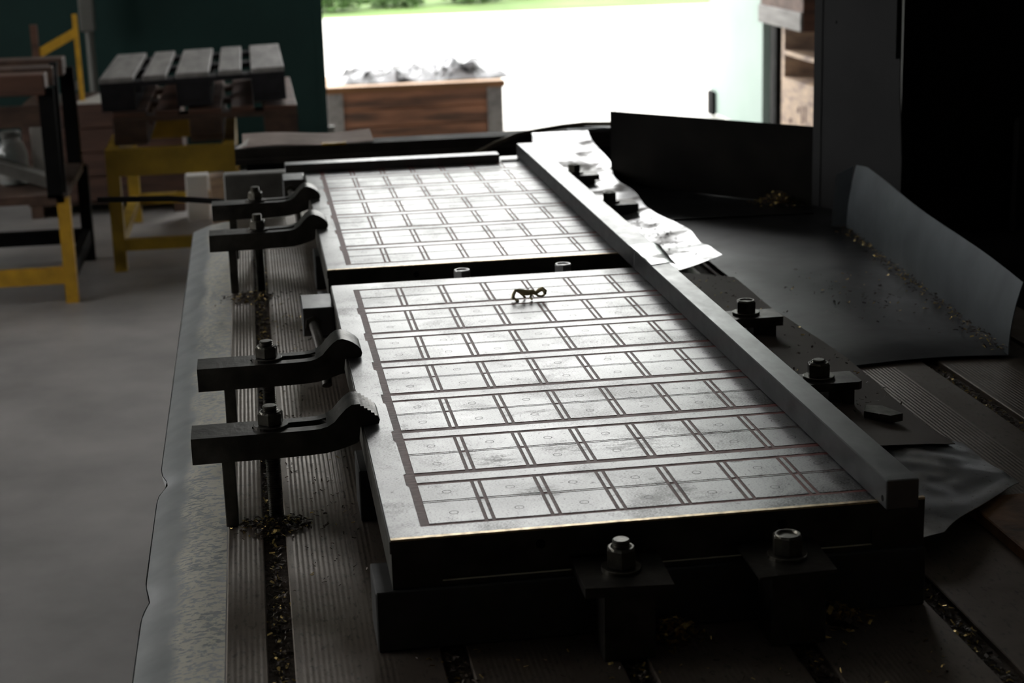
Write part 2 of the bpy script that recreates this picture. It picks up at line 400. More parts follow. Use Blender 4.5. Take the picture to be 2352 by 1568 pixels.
# swarf -----------------------------------------------------------
def swarf(name, n, place, smin, smax, label, brass=.35, parent=None):
    m = MB(); idx = []
    for k in range(n):
        x, y, z = place(); L = random.uniform(smin, smax); w = L*random.uniform(.12, .45); t = .0004
        R = Matrix.Translation((x, y, z)) @ Matrix.Rotation(random.uniform(0, 6.28), 4, 'Z') @ Matrix.Rotation(random.gauss(0, .45), 4, 'X') @ Matrix.Rotation(random.gauss(0, .35), 4, 'Y')
        c = random.uniform(-.25, .25)*L
        vs = [(-L/2, -w/2, 0), (0, -w/2, c), (L/2, -w/2, 0), (L/2, w/2, 0), (0, w/2, c), (-L/2, w/2, 0)]
        vs = [R @ Vector(v) for v in vs]+[R @ Vector((v[0], v[1], v[2]-t)) for v in vs]
        m.add(vs, [(0, 1, 4, 5), (1, 2, 3, 4), (11, 10, 7, 6), (10, 9, 8, 7), (0, 6, 7, 1), (1, 7, 8, 2), (2, 8, 9, 3), (3, 9, 10, 4), (4, 10, 11, 5), (5, 11, 6, 0)])
        idx += [0 if random.random() < brass else 1]*10
    me = m.mesh(name, ['brass', 'chip_dark'])
    for p, i in zip(me.polygons, idx): p.material_index = i
    o = link(name, me); tag(o, label, 'swarf', None, 'stuff'); return o
def slot_place(i, y0, y1, d=.0):
    def f():
        y = random.uniform(y0, y1); x = SC[i]+random.triangular(-.014, .014, 0)
        return x, y, ZB-.0078+random.random()**2*(.006+.5*.012*max(0, noise.noise((i, y*9, 3))))+d
    return f
swarf('swarf', 3400, slot_place(0, -.35, 2.3), .003, .009, 'brass and dark swarf filling the leftmost T-slot beside the clamps', .13)
swarf('swarf', 420, slot_place(1, -.4, -.075), .004, .011, 'swarf in the T-slot left of the front clamp posts', .15)
swarf('swarf', 380, slot_place(2, -.4, -.13), .004, .010, 'swarf in the T-slot under the left front clamp post', .15)
swarf('swarf', 380, slot_place(3, -.4, -.13), .004, .010, 'swarf in the T-slot under the right front clamp post', .15)
swarf('swarf', 420, slot_place(4, -.35, .2), .004, .010, 'swarf in the T-slot at the right corner of the near chuck', .15)
swarf('swarf', 420, slot_place(6, .3, .96), .003, .008, 'brown swarf in the T-slot in front of the chip tray', .25)
def heap(cx, cy, rx, ry, h, z=ZB):
    def f():
        a = random.gauss(0, .45); b = random.gauss(0, .45)
        return cx+a*rx, cy+b*ry, z+.0015+random.random()*h*math.exp(-(a*a+b*b)*2)
    return f
swarf('swarf', 260, heap(.222, -.095, .035, .035, .018), .004, .014, 'heap of swarf right of the left front clamp post', .55)
swarf('swarf', 260, heap(.405, -.09, .035, .035, .018), .004, .014, 'heap of swarf right of the right front clamp post', .55)
swarf('swarf', 420, heap(-.196, .335, .05, .035, .012), .004, .010, 'heap of swarf at the foot of the nearest left clamp', .2)
swarf('swarf', 300, heap(-.22, 1.66, .05, .05, .012), .004, .010, 'heap of swarf at the foot of the third left clamp', .15)
swarf('swarf', 260, lambda: (random.uniform(-.18, -.09), random.uniform(.1, 1.7), ZB+.0012), .002, .006, 'dark chips scattered on the ribbed strip left of the chucks', .12)
swarf('swarf', 220, lambda: (random.uniform(-.1, .5), random.uniform(-.3, -.09), ZB+.0012), .002, .007, 'chips scattered on the table in front of the near chuck', .4)

# ================================================================== magnetic chucks
CX0, CX1, CY0, CY1 = -.0755, .515, -.069, 1.175
PX, BP = .073, .1708
def chuck_mesh_parts():
    root = thing('magnetic_chuck', 'nearer magnetic chuck, ground steel face inlaid with a red line grid', 'magnetic chuck', (.22, .55, -.0565))
    b = MB()
    b.box(CX0, CX1, CY0+.004, CY1, -.0565, -.0022)
    b.box(CX0, CX1, CY0, CY0+.004, -.034, -.0022).box(CX0, CX1, CY0, CY0+.004, -.0565, -.0505)
    b.box(CX0, -.022, CY0, CY0+.004, -.0505, -.034).box(.455, CX1, CY0, CY0+.004, -.0505, -.034)
    b.box(CX0-.0015, CX0, CY0, CY1, -.016, -.0022)
    part('body', b, 'chuck_side', root)
    part('front_edge', MB().box(CX0, CX1, CY0-.0005, CY0+.0052, -.0022, .0001), 'glint_edge', root, label='bright bevelled front edge')
    part('flange_ledge', MB().box(-.022, .455, CY0-.0005, CY0+.0016, -.0508, -.0498), 'light_line', root, label='flange edge with its bright light line in the colour')
    part('inlay', MB().box(-.046, .480, -.037, 1.1325, -.0022, -.0005), 'inlay', root, label='red brown inlay lines')
    # border frame of the face ; left inner edge steps outward at each band
    g0, g1, gy0, gy1 = -.0405, .478, -.0365, 1.131
    L = [(CX0, CY0+.0052), (g0, CY0+.0052), (g0, gy0)]
    for i in range(6):
        a = i*BP+.0975; e = i*BP+.139
        L += [(g0+random.uniform(-.0007, .0007), a-.004), (g0-.003, a+random.uniform(-.004, .006)), (g0-.0028, e), (g0+random.uniform(-.0007, .0007), e+random.uniform(-.002, .006))]
    L += [(g0, gy1), (g0, CY1), (CX0, CY1)]
    part('face_border', MB().prism_z(L, -.0022, 0), 'face', root)
    part('face_border', MB().box(g0, CX1, CY0+.0052, gy0, -.0022, 0), 'face', root)
    part('face_border', MB().box(g0, CX1, gy1, CY1, -.0022, 0), 'face', root)
    part('face_border', MB().box(g1, CX1, gy0, gy1, -.0022, 0), 'face', root)
    base = root.location
    tl = [MB().box(-.0302, .0302, -.0325, .0325, -.0017, 0), MB().box(-.0302, .0302, -.02725, .02725, -.0017, 0)]
    tl = [t.mesh('pole_tile', 'face') for t in tl]
    br = [MB().box(-.0021, .0021, -.0325, .0325, -.0017, 0).mesh('pole_bar', 'face'), MB().box(-.0021, .0021, -.02725, .02725, -.0017, 0).mesh('pole_bar', 'face')]
    ring = MB(); n = 20
    for r in (.0046, .0054):
        ring.v += [(r*math.cos(6.2832*k/n), r*math.sin(6.2832*k/n), .00008) for k in range(n)]
    ring.f = [(k, (k+1) % n, (k+1) % n+n, k+n) for k in range(n)]; ring = ring.mesh('plug_ring', 'inlay_dark')
    sep = MB().box(-.2550, .2550, -.0115, .0115, -.0017, 0).mesh('pole_separator', 'face')
    thin = MB().box(-.0302, .0302, -.0012, .0012, -.0017, 0).mesh('pole_lamella', 'face')
    for bnd in range(7):
        y0 = bnd*BP
        for c in range(7):
            for s, (yc, ring_y) in enumerate(((.0035, 0), (.07025, .0692))):
                t = link('pole_tile', tl[s], root, Vector((c*PX, y0+yc, 0))-base)
                link('plug_ring', ring, t, (0, ring_y-yc, 0))
                link('pole_bar', br[s], root, Vector((c*PX+PX/2, y0+yc, 0))-base) if c < 6 else None
            link('pole_lamella', thin, root, Vector((c*PX, y0+.0394, 0))-base)
        if bnd < 6: link('pole_separator', sep, root, Vector((.2245, y0+.1178, 0))-base)
    for x in (.0849, .3526): part('bolt_hole', MB().lathe([(.0055, 0), (.0055, .0006)], (x, CY0-.0005, -.018), 14, 'y'), 'black', root)
    # lead connector on the left flank
    cb = part('connector_block', MB().bbox(-.130, -.077, 1.10, 1.205, -.069, -.020, .0015), 'bar_steel', root, label='bare steel connector block')
    part('gland_nut', MB().lathe([(.015, 0), (.015, .010), (.012, .012)], (-.112, 1.088, -.047), 6, 'y', .4), 'worn_steel', cb)
    part('conduit', MB().tube([(-.112, 1.10, -.047), (-.111, 1.07, -.048), (-.108, 1.03, -.055), (-.104, .99, -.072), (-.101, .96, -.092), (-.1, .94, -.112)], .0085, 12), 'dark_steel', cb, True)
    return root
chuck = chuck_mesh_parts()
OFF = 1.3757
dup(chuck, (0, OFF, 0), 'farther magnetic chuck, behind the gap, with the loose bar across its end')

# riser bars under the chucks
rnames = ['front', 'middle', 'rear']
for k in range(2):
    for j, (ya, yb, xl) in enumerate(((-.075, .013, -.0945), (.33, .42, -.086), (1.05, 1.16, -.072))):
        solo('riser_bar', MB().bbox(xl, .516, ya+k*OFF, yb+k*OFF, ZB, -.0565, .0015), 'riser',
             'dark steel riser bar under the %s of the %s chuck' % (rnames[j], ('nearer', 'farther')[k]), 'riser bar', 'riser bars under the chucks')

# fence bars along the right side
fb = solo('fence_bar', MB().bbox(.459, .4955, -.100, 1.158, .0002, .034, .0012), 'bar_steel', 'square steel fence bar along the right edge of the nearer chuck', 'steel bar')
part('dowel_hole', MB().lathe([(.0035, 0), (.0035, .0004)], (.4586, -.088, .010), 14, 'x'), 'black', fb)
solo('fence_bar', MB().bbox(.459, .506, 1.162, 2.53, .0002, .034, .0012), 'bar_steel', 'bright steel fence bar along the right edge of the farther chuck', 'steel bar')
solo('stop_bar', MB().bbox(-.123, .405, 2.455, 2.505, .0002, .020, .0012), 'bar_steel', 'flat steel bar lying across the far end of the farther chuck', 'steel bar')
solo('shim_strip', MB().box(.41, .455, 2.46, 2.475, .0002, .004), 'dark_steel', 'thin dark shim strip beside the end of the loose stop bar', 'shim')

# twisted brass chip on the near chuck
ch = thing('brass_offcut', 'twisted brass offcut lying on the nearer chuck', 'offcut', (.24, .981, 0))
part('back', MB().tube([(.213, .975, .0035), (.215, .978, .010), (.219, .981, .0165), (.225, .982, .0155), (.233, .981, .0125), (.240, .981, .0115), (.247, .981, .0125), (.253, .982, .0100), (.259, .982, .0145), (.264, .981, .0165), (.268, .979, .0130), (.2675, .976, .0085)],
     [.0027, .0029, .0027, .0036, .0052, .0046, .0043, .0034, .0036, .0040, .0038, .0026], 8), 'offcut', ch, True)
for a in ([(.215, .977, .006), (.219, .973, .0016), (.223, .972, .002)], [(.246, .981, .010), (.243, .976, .005), (.245, .972, .0018)], [(.252, .982, .009), (.257, .977, .006), (.262, .975, .0055), (.267, .976, .008)], [(.226, .982, .013), (.232, .986, .007), (.236, .989, .002)]):
    part('curl', MB().tube(a, .0020, 7), 'offcut', ch, True)

# ================================================================== clamps
def hexnut(c, r=.0172, h=.016):
    m = MB().lathe([(r*.9, 0), (r, .0012), (r, h-.0026), (r*.86, h-.0004)], c, 6, 'z', .35, False)
    q = r*.80
    return m.lathe([(q+.0012, h-.0022), (q, h), (.0115, h), (.0100, h-.0025), (.0001, h-.0025)], c, 24, 'z', 0, False)
def threads(c, r, z0, z1, pitch=.0026):
    p = [(r*.92, z0)]; z = z0
    while z < z1-pitch: p += [(r, z+pitch*.3), (r, z+pitch*.55), (r*.87, z+pitch*.85)]; z += pitch
    p += [(r, z1-.0012), (r*.86, z1)]
    return MB().lathe(p, (c[0], c[1], 0), 16)
def washer(c, r=.0225, h=.004): return MB().lathe([(r, 0), (r, h-.0006), (r-.0008, h), (.011, h)], c, 28)

CP = [(-.295, -.0022), (-.166, -.0015), (-.1384, -.0010), (-.1300, -.0002), (-.1214, .0020), (-.1127, .0072), (-.105, .0160), (-.0973, .0237), (-.0899, .0286), (-.0826, .0295), (-.0755, .0275), (-.0684, .0240), (-.0608, .0182), (-.0559, .0125), (-.0545, .0065), (-.0560, .0012), (-.0620, .0003), (-.0755, .0004), (-.0800, -.0015), (-.0822, -.0200), (-.0850, -.0225), (-.0975, -.0268), (-.1099, -.0305), (-.1246, -.0334), (-.1463, -.0348), (-.1826, -.0356), (-.295, -.0366)]
CT = CP[:9]+[(-.0826, .0292), (-.0790, .0290), (-.0785, .0262), (-.0745, .0262), (-.0740, .0232), (-.0700, .0230), (-.0696, .0202), (-.0655, .0198), (-.0652, .0168), (-.0612, .0162), (-.0608, .0128), (-.0572, .0122), (-.0556, .0085)]+CP[14:]
def slotted_bar(prof, w=.060, s0=-.218, s1=-.122, sw=.0115):
    """gooseneck bar with a bolt slot through its flat part"""
    m = MB(); top = [p for p in prof if p[1] > -.0021 or p[0] < -.29][:1]
    y0, y1 = 0, w; ym = w/2
    # flat part is split in two rails around the slot, the ends are solid
    ia = [p for p in prof]
    def zt(x):
        pts = sorted([p for p in prof[:15]]); 
        for a, b in zip(pts, pts[1:]):
            if a[0] <= x <= b[0]: return a[1]+(b[1]-a[1])*(x-a[0])/max(1e-9, b[0]-a[0])
        return prof[0][1]
    def zb(x):
        pts = sorted(prof[20:])
        for a, b in zip(pts, pts[1:]):
            if a[0] <= x <= b[0]: return a[1]+(b[1]-a[1])*(x-a[0])/max(1e-9, b[0]-a[0])
        return -.0366
    left = [(-.295, zt(-.295)), (s0, zt(s0)), (s0, zb(s0)), (-.295, -.0366)]
    m.prism_y(left, y0, y1)
    mid_t = [(x, z) for x, z in prof[:15] if s0 < x < s1]; mid_b = [(x, z) for x, z in prof[20:] if s0 < x < s1]
    mid = [(s0, zt(s0))]+mid_t+[(s1, zt(s1)), (s1, zb(s1))]+mid_b+[(s0, zb(s0))]
    m.prism_y(mid, y0, ym-sw).prism_y(mid, ym+sw, y1)
    right = [(s1, zt(s1))]+[p for p in prof if p[0] > s1]+[(s1, zb(s1))]
    m.prism_y(right, y0, y1)
    # rounded slot ends
    for sx, sg in ((s0, 1), (s1, -1)):
        for half in (1, -1):
            pr = [(sx, ym+half*sw)]+[(sx+sg*sw*(1-math.cos(a)), ym+half*sw*math.sin(a)) for a in [k*math.pi/12 for k in range(7)]]
            zt_ = min(zt(sx), zt(sx+sg*sw)) ; m.prism_z(pr, zb(sx)+.0005, zt_)
    return m
def gooseneck(y, prof, label, nutx, studtop, extra=0):
    t = thing('gooseneck_clamp', label, 'clamp', (-.19, y+.03, ZB), 'gooseneck clamps along the left side')
    bar = slotted_bar(prof); bar.v = [(a, b+y, c) for a, b, c in bar.v]
    part('clamp_bar', bar, 'dark_steel', t, True)
    part('heel_block', MB().bbox(-.2585, -.2425, y+.004, y+.05, ZB, -.0366, .001), 'dark_steel', t)
    zt = -.0018
    part('washer', washer((nutx, y+.030, zt)), 'dark_steel', t)
    part('nut', hexnut((nutx, y+.030, zt+.004), .0172, .0175), 'worn_steel', t)
    part('stud', threads((nutx, y+.030), .0098, ZB-.02, zt+.0215+studtop), 'worn_steel', t)
    return t
gooseneck(.345, CT, 'nearest left gooseneck clamp, with a notched toothed nose', -.1935, .0075)
gooseneck(.683, CP, 'second left gooseneck clamp, smooth nose, on the nearer chuck', -.1935, .0075)
gooseneck(1.712, CP, 'third left gooseneck clamp, at the near corner of the farther chuck', -.197, .012)
gooseneck(2.062, CP, 'farthest left gooseneck clamp, on the farther chuck', -.198, .011)

# plate clamps in front of the chucks
def plate_clamp(nutx, nuty, corners, post, studtop, label, th):
    t = thing('plate_clamp', label, 'clamp', (sum(c[0] for c in corners)/4, nuty, ZB), 'plate clamps in front of the chucks')
    z1 = -.036
    part('clamp_plate', MB().prism_z(corners, z1-th, z1), 'dark_steel', t)
    part('post', MB().bbox(post[0], post[1], post[2], post[3], ZB, z1-th, .001), 'dark_steel', t)
    part('washer', washer((nutx, nuty, z1), .0215, .0045), 'worn_steel', t)
    part('nut', hexnut((nutx, nuty, z1+.0045), .0168, .022), 'worn_steel', t)
    if studtop: part('stud', threads((nutx, nuty), .0095, z1+.01, z1+.0265+studtop), 'worn_steel', t)
    return t
pc1 = plate_clamp(.163, -.115, [(.1160, -.158), (.2080, -.166), (.2120, -.0705), (.1165, -.0705)], (.137, .1925, -.1475, -.095), .008, 'left front plate clamp, its stud end standing above the nut', .011)
pc2 = plate_clamp(.343, -.118, [(.2985, -.168), (.3835, -.163), (.3870, -.0705), (.2995, -.0705)], (.318, .3775, -.1475, -.095), 0, 'right front plate clamp with a hollow-topped nut', .0035)
dup(pc2, (.1620-.343, OFF-.012, .009), 'left clamp with a bright nut in the gap between the two chucks')
dup(pc2, (.3460-.343, OFF-.012, .009), 'right clamp with a bright nut in the gap between the two chucks')
for o in [o for o in bpy.data.objects if o.name.startswith('plate_clamp') and o.location.y > 1]:
    for c in o.children:
        if c.name.startswith('nut'): c.data = c.data.copy(); c.data.materials[0] = MT['shiny']
        if c.name.startswith('post'): c.location.z -= .0045; c.scale.z = 1.11

# flat straps on the right
def strap(y, nutx, x1, w, th, label, stud, ztop=-.060, nose=0):
    t = thing('strap_clamp', label, 'clamp', (.59, y, ZB), 'strap clamps on the right')
    pr = [(.516, y-w/2), (x1-nose, y-w/2), (x1, y-w/2+nose*.8), (x1, y+w/2), (.516, y+w/2)]
    part('strap_plate', MB().prism_z(pr, ztop-th, ztop), 'dark_steel', t)
    part('packing_block', MB().bbox(x1-.05, x1-.01, y-w*.4, y+w*.4, -.096, ztop-th, .001), 'dark_steel', t)
    part('washer', washer((nutx, y+.004, ztop), .0235, .0045), 'worn_steel', t)
    part('nut', hexnut((nutx, y+.004, ztop+.0045), .0175, .0205), 'worn_steel', t)
    if stud: part('stud', threads((nutx, y+.004), .0098, ztop, ztop+.029), 'worn_steel', t)
    else: part('stud', threads((nutx, y+.004), .0098, ztop, ztop+.0225), 'worn_steel', t)
strap(.610, .619, .676, .060, .012, 'nearest right strap clamp, nut with a stud end, beside the bent sheet', True, nose=.006)
strap(1.022, .625, .681, .060, .016, 'second right strap clamp with a worn hexagon bolt head', False)
strap(2.150, .619, .680, .070, .018, 'third right strap clamp, slotted plate beyond the fence joint', False)
strap(2.590, .617, .676, .070, .014, 'farthest right strap clamp on the bright sheet', False)
solo('key_block', MB().prism_z([(.655, .515), (.684, .485), (.705, .492), (.690, .535), (.668, .545)], -.0965, -.085), 'worn_steel', 'small cut steel key lying beside the nearest right strap clamp', 'steel key')

# ================================================================== crumpled sheets right of the chucks
def sheetz(x, y): return -.079-.031*((x-.517)/.24)
def crumple(x, y, a, s): return a*(noise.noise((x*s, y*s, 1.3))+.5*noise.noise((x*s*2.3, y*s*2.3, 4.1)))
def sheet_front(u, v):
    x = .519+.245*u; yf = .055+.175*max(0, (u-.30)/.70)**.9; y = yf+(.42-yf)*v
    z = sheetz(x, y)+crumple(x, y, .0048, 12)*min(1, v*3+.3)
    c = max(0, 1-v*7)*max(0, 1-u/.42)           # front left corner rolls down
    z -= .034*c**1.6
    z += .006*math.exp(-((u-.95)/.15)**2)*math.exp(-(v/.3)**2)
    return (x, y, max(z, ZB+.003))
solo('rusty_bar', MB().bbox(.675, .80, -.75, .20, ZB, -.1085, .0015), 'rust', 'rusty brown flat bar on the table under the crumpled sheet corner', 'steel bar')
solo('crumpled_sheet', MB().grid(sheet_front, 34, 30, .001), 'sheet_front', 'crumpled sheet metal at the near end, corner rolled down beside the fence', 'sheet metal', 'sheets right of the chucks', smooth=True)
def sheet_mid(u, v):
    ys_ = .315+.08*u; y = ys_+(1.50-ys_)*v; x = .519+(.228+.006*math.sin(y*9)-.03*max(0, v-.5))*u
    z = sheetz(x, y)+.0028+crumple(x, y, .0022, 8)
    z += .009*max(0, 1-v*14)*(1-.6*abs(2*u-.7))
    return (x, y, z)
solo('dusty_sheet', MB().grid(sheet_mid, 24, 70, .001), 'sheet_dirty', 'dusty brown sheet metal under the two nearer right strap clamps', 'sheet metal', 'sheets right of the chucks', smooth=True)
def sheet_far(u, v):
    yf = 1.46+.13*u; y = yf+(3.13-yf)*v; x = .519+(.208+.008*math.sin(y*14)*u+.012*math.sin(y*5))*u
    t = min(1, max(0, (y-2.66)/.46)); x += .075*t*(1-u*.6); t = t*t*(1.6-.6*t)
    z = -.0925+.016*u*u+crumple(x, y, .0020, 9)*(1-t)
    z += .0030*math.sin(y*34+u*2)*math.exp(-((y-1.75)/.14)**2)
    return (x, y, z*(1-t)-.026*t)
solo('bright_sheet', MB().grid(sheet_far, 26, 110, .001), 'sheet_bright', 'bright creased sheet metal running to the far table end', 'sheet metal', 'sheets right of the chucks', smooth=True)
def film(u, v):
    y = 1.03+.17*v+.02*u; x = .4605+(.047+.012*v)*u; return (x, y, .0352+.0012*noise.noise((x*60, y*30, 0))+(-.02*max(0, u-.8)*5*.3))
solo('foil_strip', MB().grid(film, 8, 14, .0006), 'sheet_bright', 'oily foil strip draped over the joint of the fence bars', 'foil', smooth=True)
swarf('swarf', 240, lambda: (random.uniform(.53, .73), random.uniform(.45, 1.45), sheetz(.62, 0)+random.uniform(.004, .012)), .002, .007, 'chips scattered on the dusty brown sheet', .25)
swarf('swarf', 260, lambda: (random.uniform(.53, .72), random.gauss(1.85, .12), sheetz(.60, 0)+.010), .003, .008, 'dark chips scattered on the bright sheet by the fence joint', .05)

# chip tray, its curled lip and the guards
def tray(u, v):
    y = .862+.02*math.sin(u*3)+(3.05-.862)*v; xl = .732+.02*v; xr = 1.030+.17*min(1, v/.55)
    x = xl+(xr-xl)*u; return (x, y, -.1135+.002*noise.noise((x*5, y*4, 2))-.006*max(0, 1-v*30))
tr = thing('chip_tray', 'wide oily sheet metal chip tray right of the chucks', 'chip tray', (.95, 1.8, ZB))
part('tray_floor', MB().grid(tray, 20, 60, .0015), 'tray', tr, True)
def lip(u, v):           # u along, v up
    a = Vector((1.030, .862, -.118)); b = Vector((1.130, 1.965, -.118)); p = a.lerp(b, u)
    h = .122+.034*u-.010*max(0, (u-.93)/.07); bow = .012*math.sin(u*9)*v
    return (p.x+.022*v*v+bow*.35-.02*max(0, u-.95)*10*v*.2, p.y+.004*v, p.z+h*v)
tl_ = MB().grid(lip, 40, 8, .0); tl_.v = [(x, y, z) for x, y, z in tl_.v]
N = len(tl_.v)//2
for i in range(N): a = tl_.v[N+i]; tl_.v[N+i] = (a[0]+.0016, a[1], a[2])
part('tray_seam', MB().beam((.765, 2.165, -.111), (1.11, 2.145, -.111), .012, .004), 'tray', tr)
part('tray_lip', tl_, 'lip', tr, True, label='bent up zinc side lip')
part('corner_tab', MB().grid(lambda u, v: (1.133-.035*u+.01*v, 1.965+.012*u, -.118+(.145-.02*u)*v), 6, 6, .0015), 'lip', tr, True)
swarf('swarf', 500, lambda: ((lambda u: (1.030+.1*u-abs(random.gauss(0, .016))-.004, .862+1.1*u, -.109+random.random()*.006))(random.random())), .003, .009, 'line of dark swarf along the foot of the tray lip', .2)
swarf('swarf', 120, lambda: (random.gauss(.93, .05), random.gauss(1.30, .12), -.1095), .003, .008, 'loose chips in the middle of the chip tray', .2)
swarf('swarf', 420, heap(1.06, 2.28, .06, .05, .03, -.108), .003, .009, 'heap of brass swarf in the back corner of the chip tray', .4)

gp = thing('back_guard', 'black upright guard plate standing across the back of the chip tray', 'guard plate', (.94, 2.5, ZB))
a, b = Vector((.739, 2.7145, 0)), Vector((1.156, 2.2314, 0))
part('guard_plate', MB().beam((a.x, a.y, -.017), (b.x, b.y, -.017), .002, .194), 'guard_black', gp)
for px_ in (.025, .05): 
    q = a.lerp(b, px_); part('wire_tie', MB().tube([(q.x, q.y, .078), (q.x-.003+px_*.1, q.y, .088), (q.x+.004-px_*.15, q.y, .094)], .0007, 6), 'hose', gp)
cg = thing('column_guard', 'tall grey sheet guard beside the machine column', 'guard plate', (1.157, 2.235, ZF))
def slab(prof, t0, t1):     # outline in (distance along the guard, z); the guard turns towards the table's near end
    dx, dy = .618, -.786
    m = MB().prism_y(prof, t0, t1)
    m.v = [(1.157+a*dx+b*dy, 2.235+a*dy-b*dx, c) for a, b, c in m.v]; return m
part('guard_sheet', slab([(0, -.60), (.222, -.60), (.224, .02), (.214, .18), (.205, 2.4), (0, 2.4)], 0, .004), 'guard', cg)
part('edge_flange', slab([(-.020, -.60), (.002, -.60), (.002, 2.4), (-.020, 2.4)], -.006, .006), 'guard', cg)
part('upper_panel', slab([(.088, .366), (.207, .252), (.205, 2.4), (.004, 2.4), (.004, .45)], .0045, .014), 'guard', cg)
part('screw', MB().lathe([(.004, 0), (.003, .002)], (1.18, 2.20, .33), 10, 'y'), 'black', cg)
mc = thing('machine_column', 'massive black machine column at the right', 'machine', (1.9, 2.7, ZF))
part('casting', MB().prism_z([(1.305, 2.10), (1.37, 2.3), (1.80, 3.3), (2.5, 3.3), (2.5, 2.10)], ZF, 2.6), 'black', mc)
part('saddle', MB().bbox(1.23, 2.3, 1.2, 2.10, ZF, -.17, .004), 'black', mc)
part('access_cover', MB().bbox(1.58, 2.0, 2.08, 2.10, -.30, .10, .008), 'machine', mc)

# ================================================================== far end of the machine
et = thing('way_trough', 'dark channel across the far end of the table', 'channel', (.28, 3.25, ZF))
part('channel', MB().box(-.25, .87, 3.15, 3.25, -.077, -.034).box(-.25, .87, 3.135, 3.15, -.077, -.062), 'channel', et)
part('pedestal', MB().box(-.22, .84, 3.16, 3.24, ZF, -.077), 'black', et)
def board(u, v):
    x = -.227+.37*u; y = 3.155+.17*v; return (x, y, -.030+.016*v*(1-.6*u)+.003*math.sin(u*7)+.006*max(0, u-.75)*4*v)
solo('cardboard_sheet', MB().grid(board, 20, 6, .002), 'card', 'pinkish cardboard sheet lying on the channel behind the table', 'cardboard', smooth=True)
solo('paper_scrap', MB().grid(lambda u, v: (-.247+.03*u+.01*v, 3.155+.05*v, -.0325+.022*v*u), 5, 5, .0006), 'paper', 'white paper corner at the left end of the channel', 'paper', smooth=True)
solo('yellow_wedge', MB().prism_z([(-.005, 3.14), (.065, 3.145), (.065, 3.17), (-.005, 3.17)], -.0338, -.0285), 'yellow', 'flat yellow strip under the edge of the cardboard sheet', 'strip')
solo('hose', MB().tube([(.38, 3.10, -.106), (.425, 3.12, -.078), (.49, 3.13, -.050), (.555, 3.14, -.030), (.63, 3.18, -.026), (.70, 3.22, -.024), (.765, 3.22, -.020), (.845, 3.18, -.018), (.92, 3.14, -.020)], .0068, 10), 'hose', 'thin brown hose arching over the far end to the guard plate', 'hose', smooth=True)
solo('steel_offcut', MB().prism_z([(.70, 3.16), (.84, 3.165), (.83, 3.235), (.72, 3.24)], -.034, -.027), 'lip', 'flat grey offcut on the channel behind the guard plate', 'offcut')
solo('handle_rod', MB().tube([(-.60, 2.74, -.088), (-.42, 2.72, -.091), (-.27, 2.64, -.094)], .0075, 10), 'black', 'thin black rod sticking out left from the table end', 'rod', smooth=True)

# ================================================================== background, left
def stand(name, label, x0, x1, y0, y1, ztop, leg, beam_h, mats, rail_z):
    t = thing(name, label, 'stand', ((x0+x1)/2, (y0+y1)/2, ZF))
    for x in (x0, x1-leg):
        for y in (y0, y1-leg): part('leg', MB().box(x, x+leg, y, y+leg, ZF, ztop-beam_h), mats, t)
    for y in (y0, y1-leg): part('top_rail', MB().box(x0, x1, y, y+leg, ztop-beam_h, ztop), mats, t); part('lower_rail', MB().box(x0+leg, x1-leg, y+.006, y+leg-.006, rail_z-.05, rail_z), mats, t)
    for x in (x0, x1-leg): part('side_rail', MB().box(x, x+leg, y0+leg, y1-leg, ztop-beam_h, ztop), mats, t); part('lower_rail', MB().box(x+.006, x+leg-.006, y0+leg, y1-leg, rail_z-.05, rail_z), mats, t)
    return t
stand('pallet_stand', 'dull yellow steel stand carrying the two stacked pallets', -.835, -.28, 5.86, 7.1, -.395, .055, .115, 'yellow_dull', -.79)
def pallet(name, label, x0, y0, z0, mats, tilt=0):
    """1200 x 800 four-way pallet, boards run along y"""
    t = thing(name, label, 'pallet', (x0+.4, y0+.6, z0), 'stacked pallets')
    ws = [.145, .10, .145, .10, .145]; g = (.8-sum(ws))/4; x = x0
    for w in ws:
        part('deck_board', MB().bbox(x, x+w, y0, y0+1.2, z0+.122, z0+.144, .003), mats[0], t); x += w+g
    for y in (y0, y0+.5275, y0+1.055): part('stringer_board', MB().box(x0, x0+.8, y, y+.145, z0+.100, z0+.122), mats[1], t)
    for bx in (x0, x0+.3275, x0+.655):
        for y in (y0, y0+.5275, y0+1.055): part('block', MB().bbox(bx, bx+.145, y, y+.145, z0+.022, z0+.100, .003), mats[2], t)
        part('bottom_board', MB().box(bx, bx+.145, y0, y0+1.2, z0, z0+.022), mats[1], t)
    return t
pallet('pallet', 'reddish brown lower pallet on the yellow stand', -.80, 5.98, -.393, ('wood_red', 'wood_dark', 'wood_dark'))
pp = pallet('pallet', 'grey topped upper pallet of the stack', -.842, 6.0, -.2485, ('wood_grey', 'wood_blue', 'wood_blue'))
pp.rotation_euler = (0, math.radians(-1.6), 0)
pp.location.z += .012
ch_ = thing('wooden_chest', 'reddish wooden chest standing behind the yellow stands', 'chest', (-.9, 7.2, ZF))
for k in range(4): part('plank', MB().bbox(-1.36, -.56, 7.30, 7.32, ZF+.08+k*.125, ZF+.20+k*.125, .003), 'wood_chest', ch_)
part('box', MB().box(-1.36, -.56, 7.32, 7.9, ZF+.06, -.36), 'wood_dark', ch_)
for x in (-1.35, -.63): part('foot', MB().box(x, x+.06, 7.31, 7.9, ZF, ZF+.06), 'wood_dark', ch_)
solo('paper_stack', MB().prism_z([(-1.09, 7.32), (-.90, 7.31), (-.86, 7.80), (-.98, 7.72)], -.359, -.345), 'paper', 'white papers on top of the wooden chest', 'paper')
solo('carton', MB().bbox(-.55, -.44, 7.0, 7.15, ZF, -.70, .004), 'paper', 'pale carton standing on the floor under the pallet stand', 'carton')
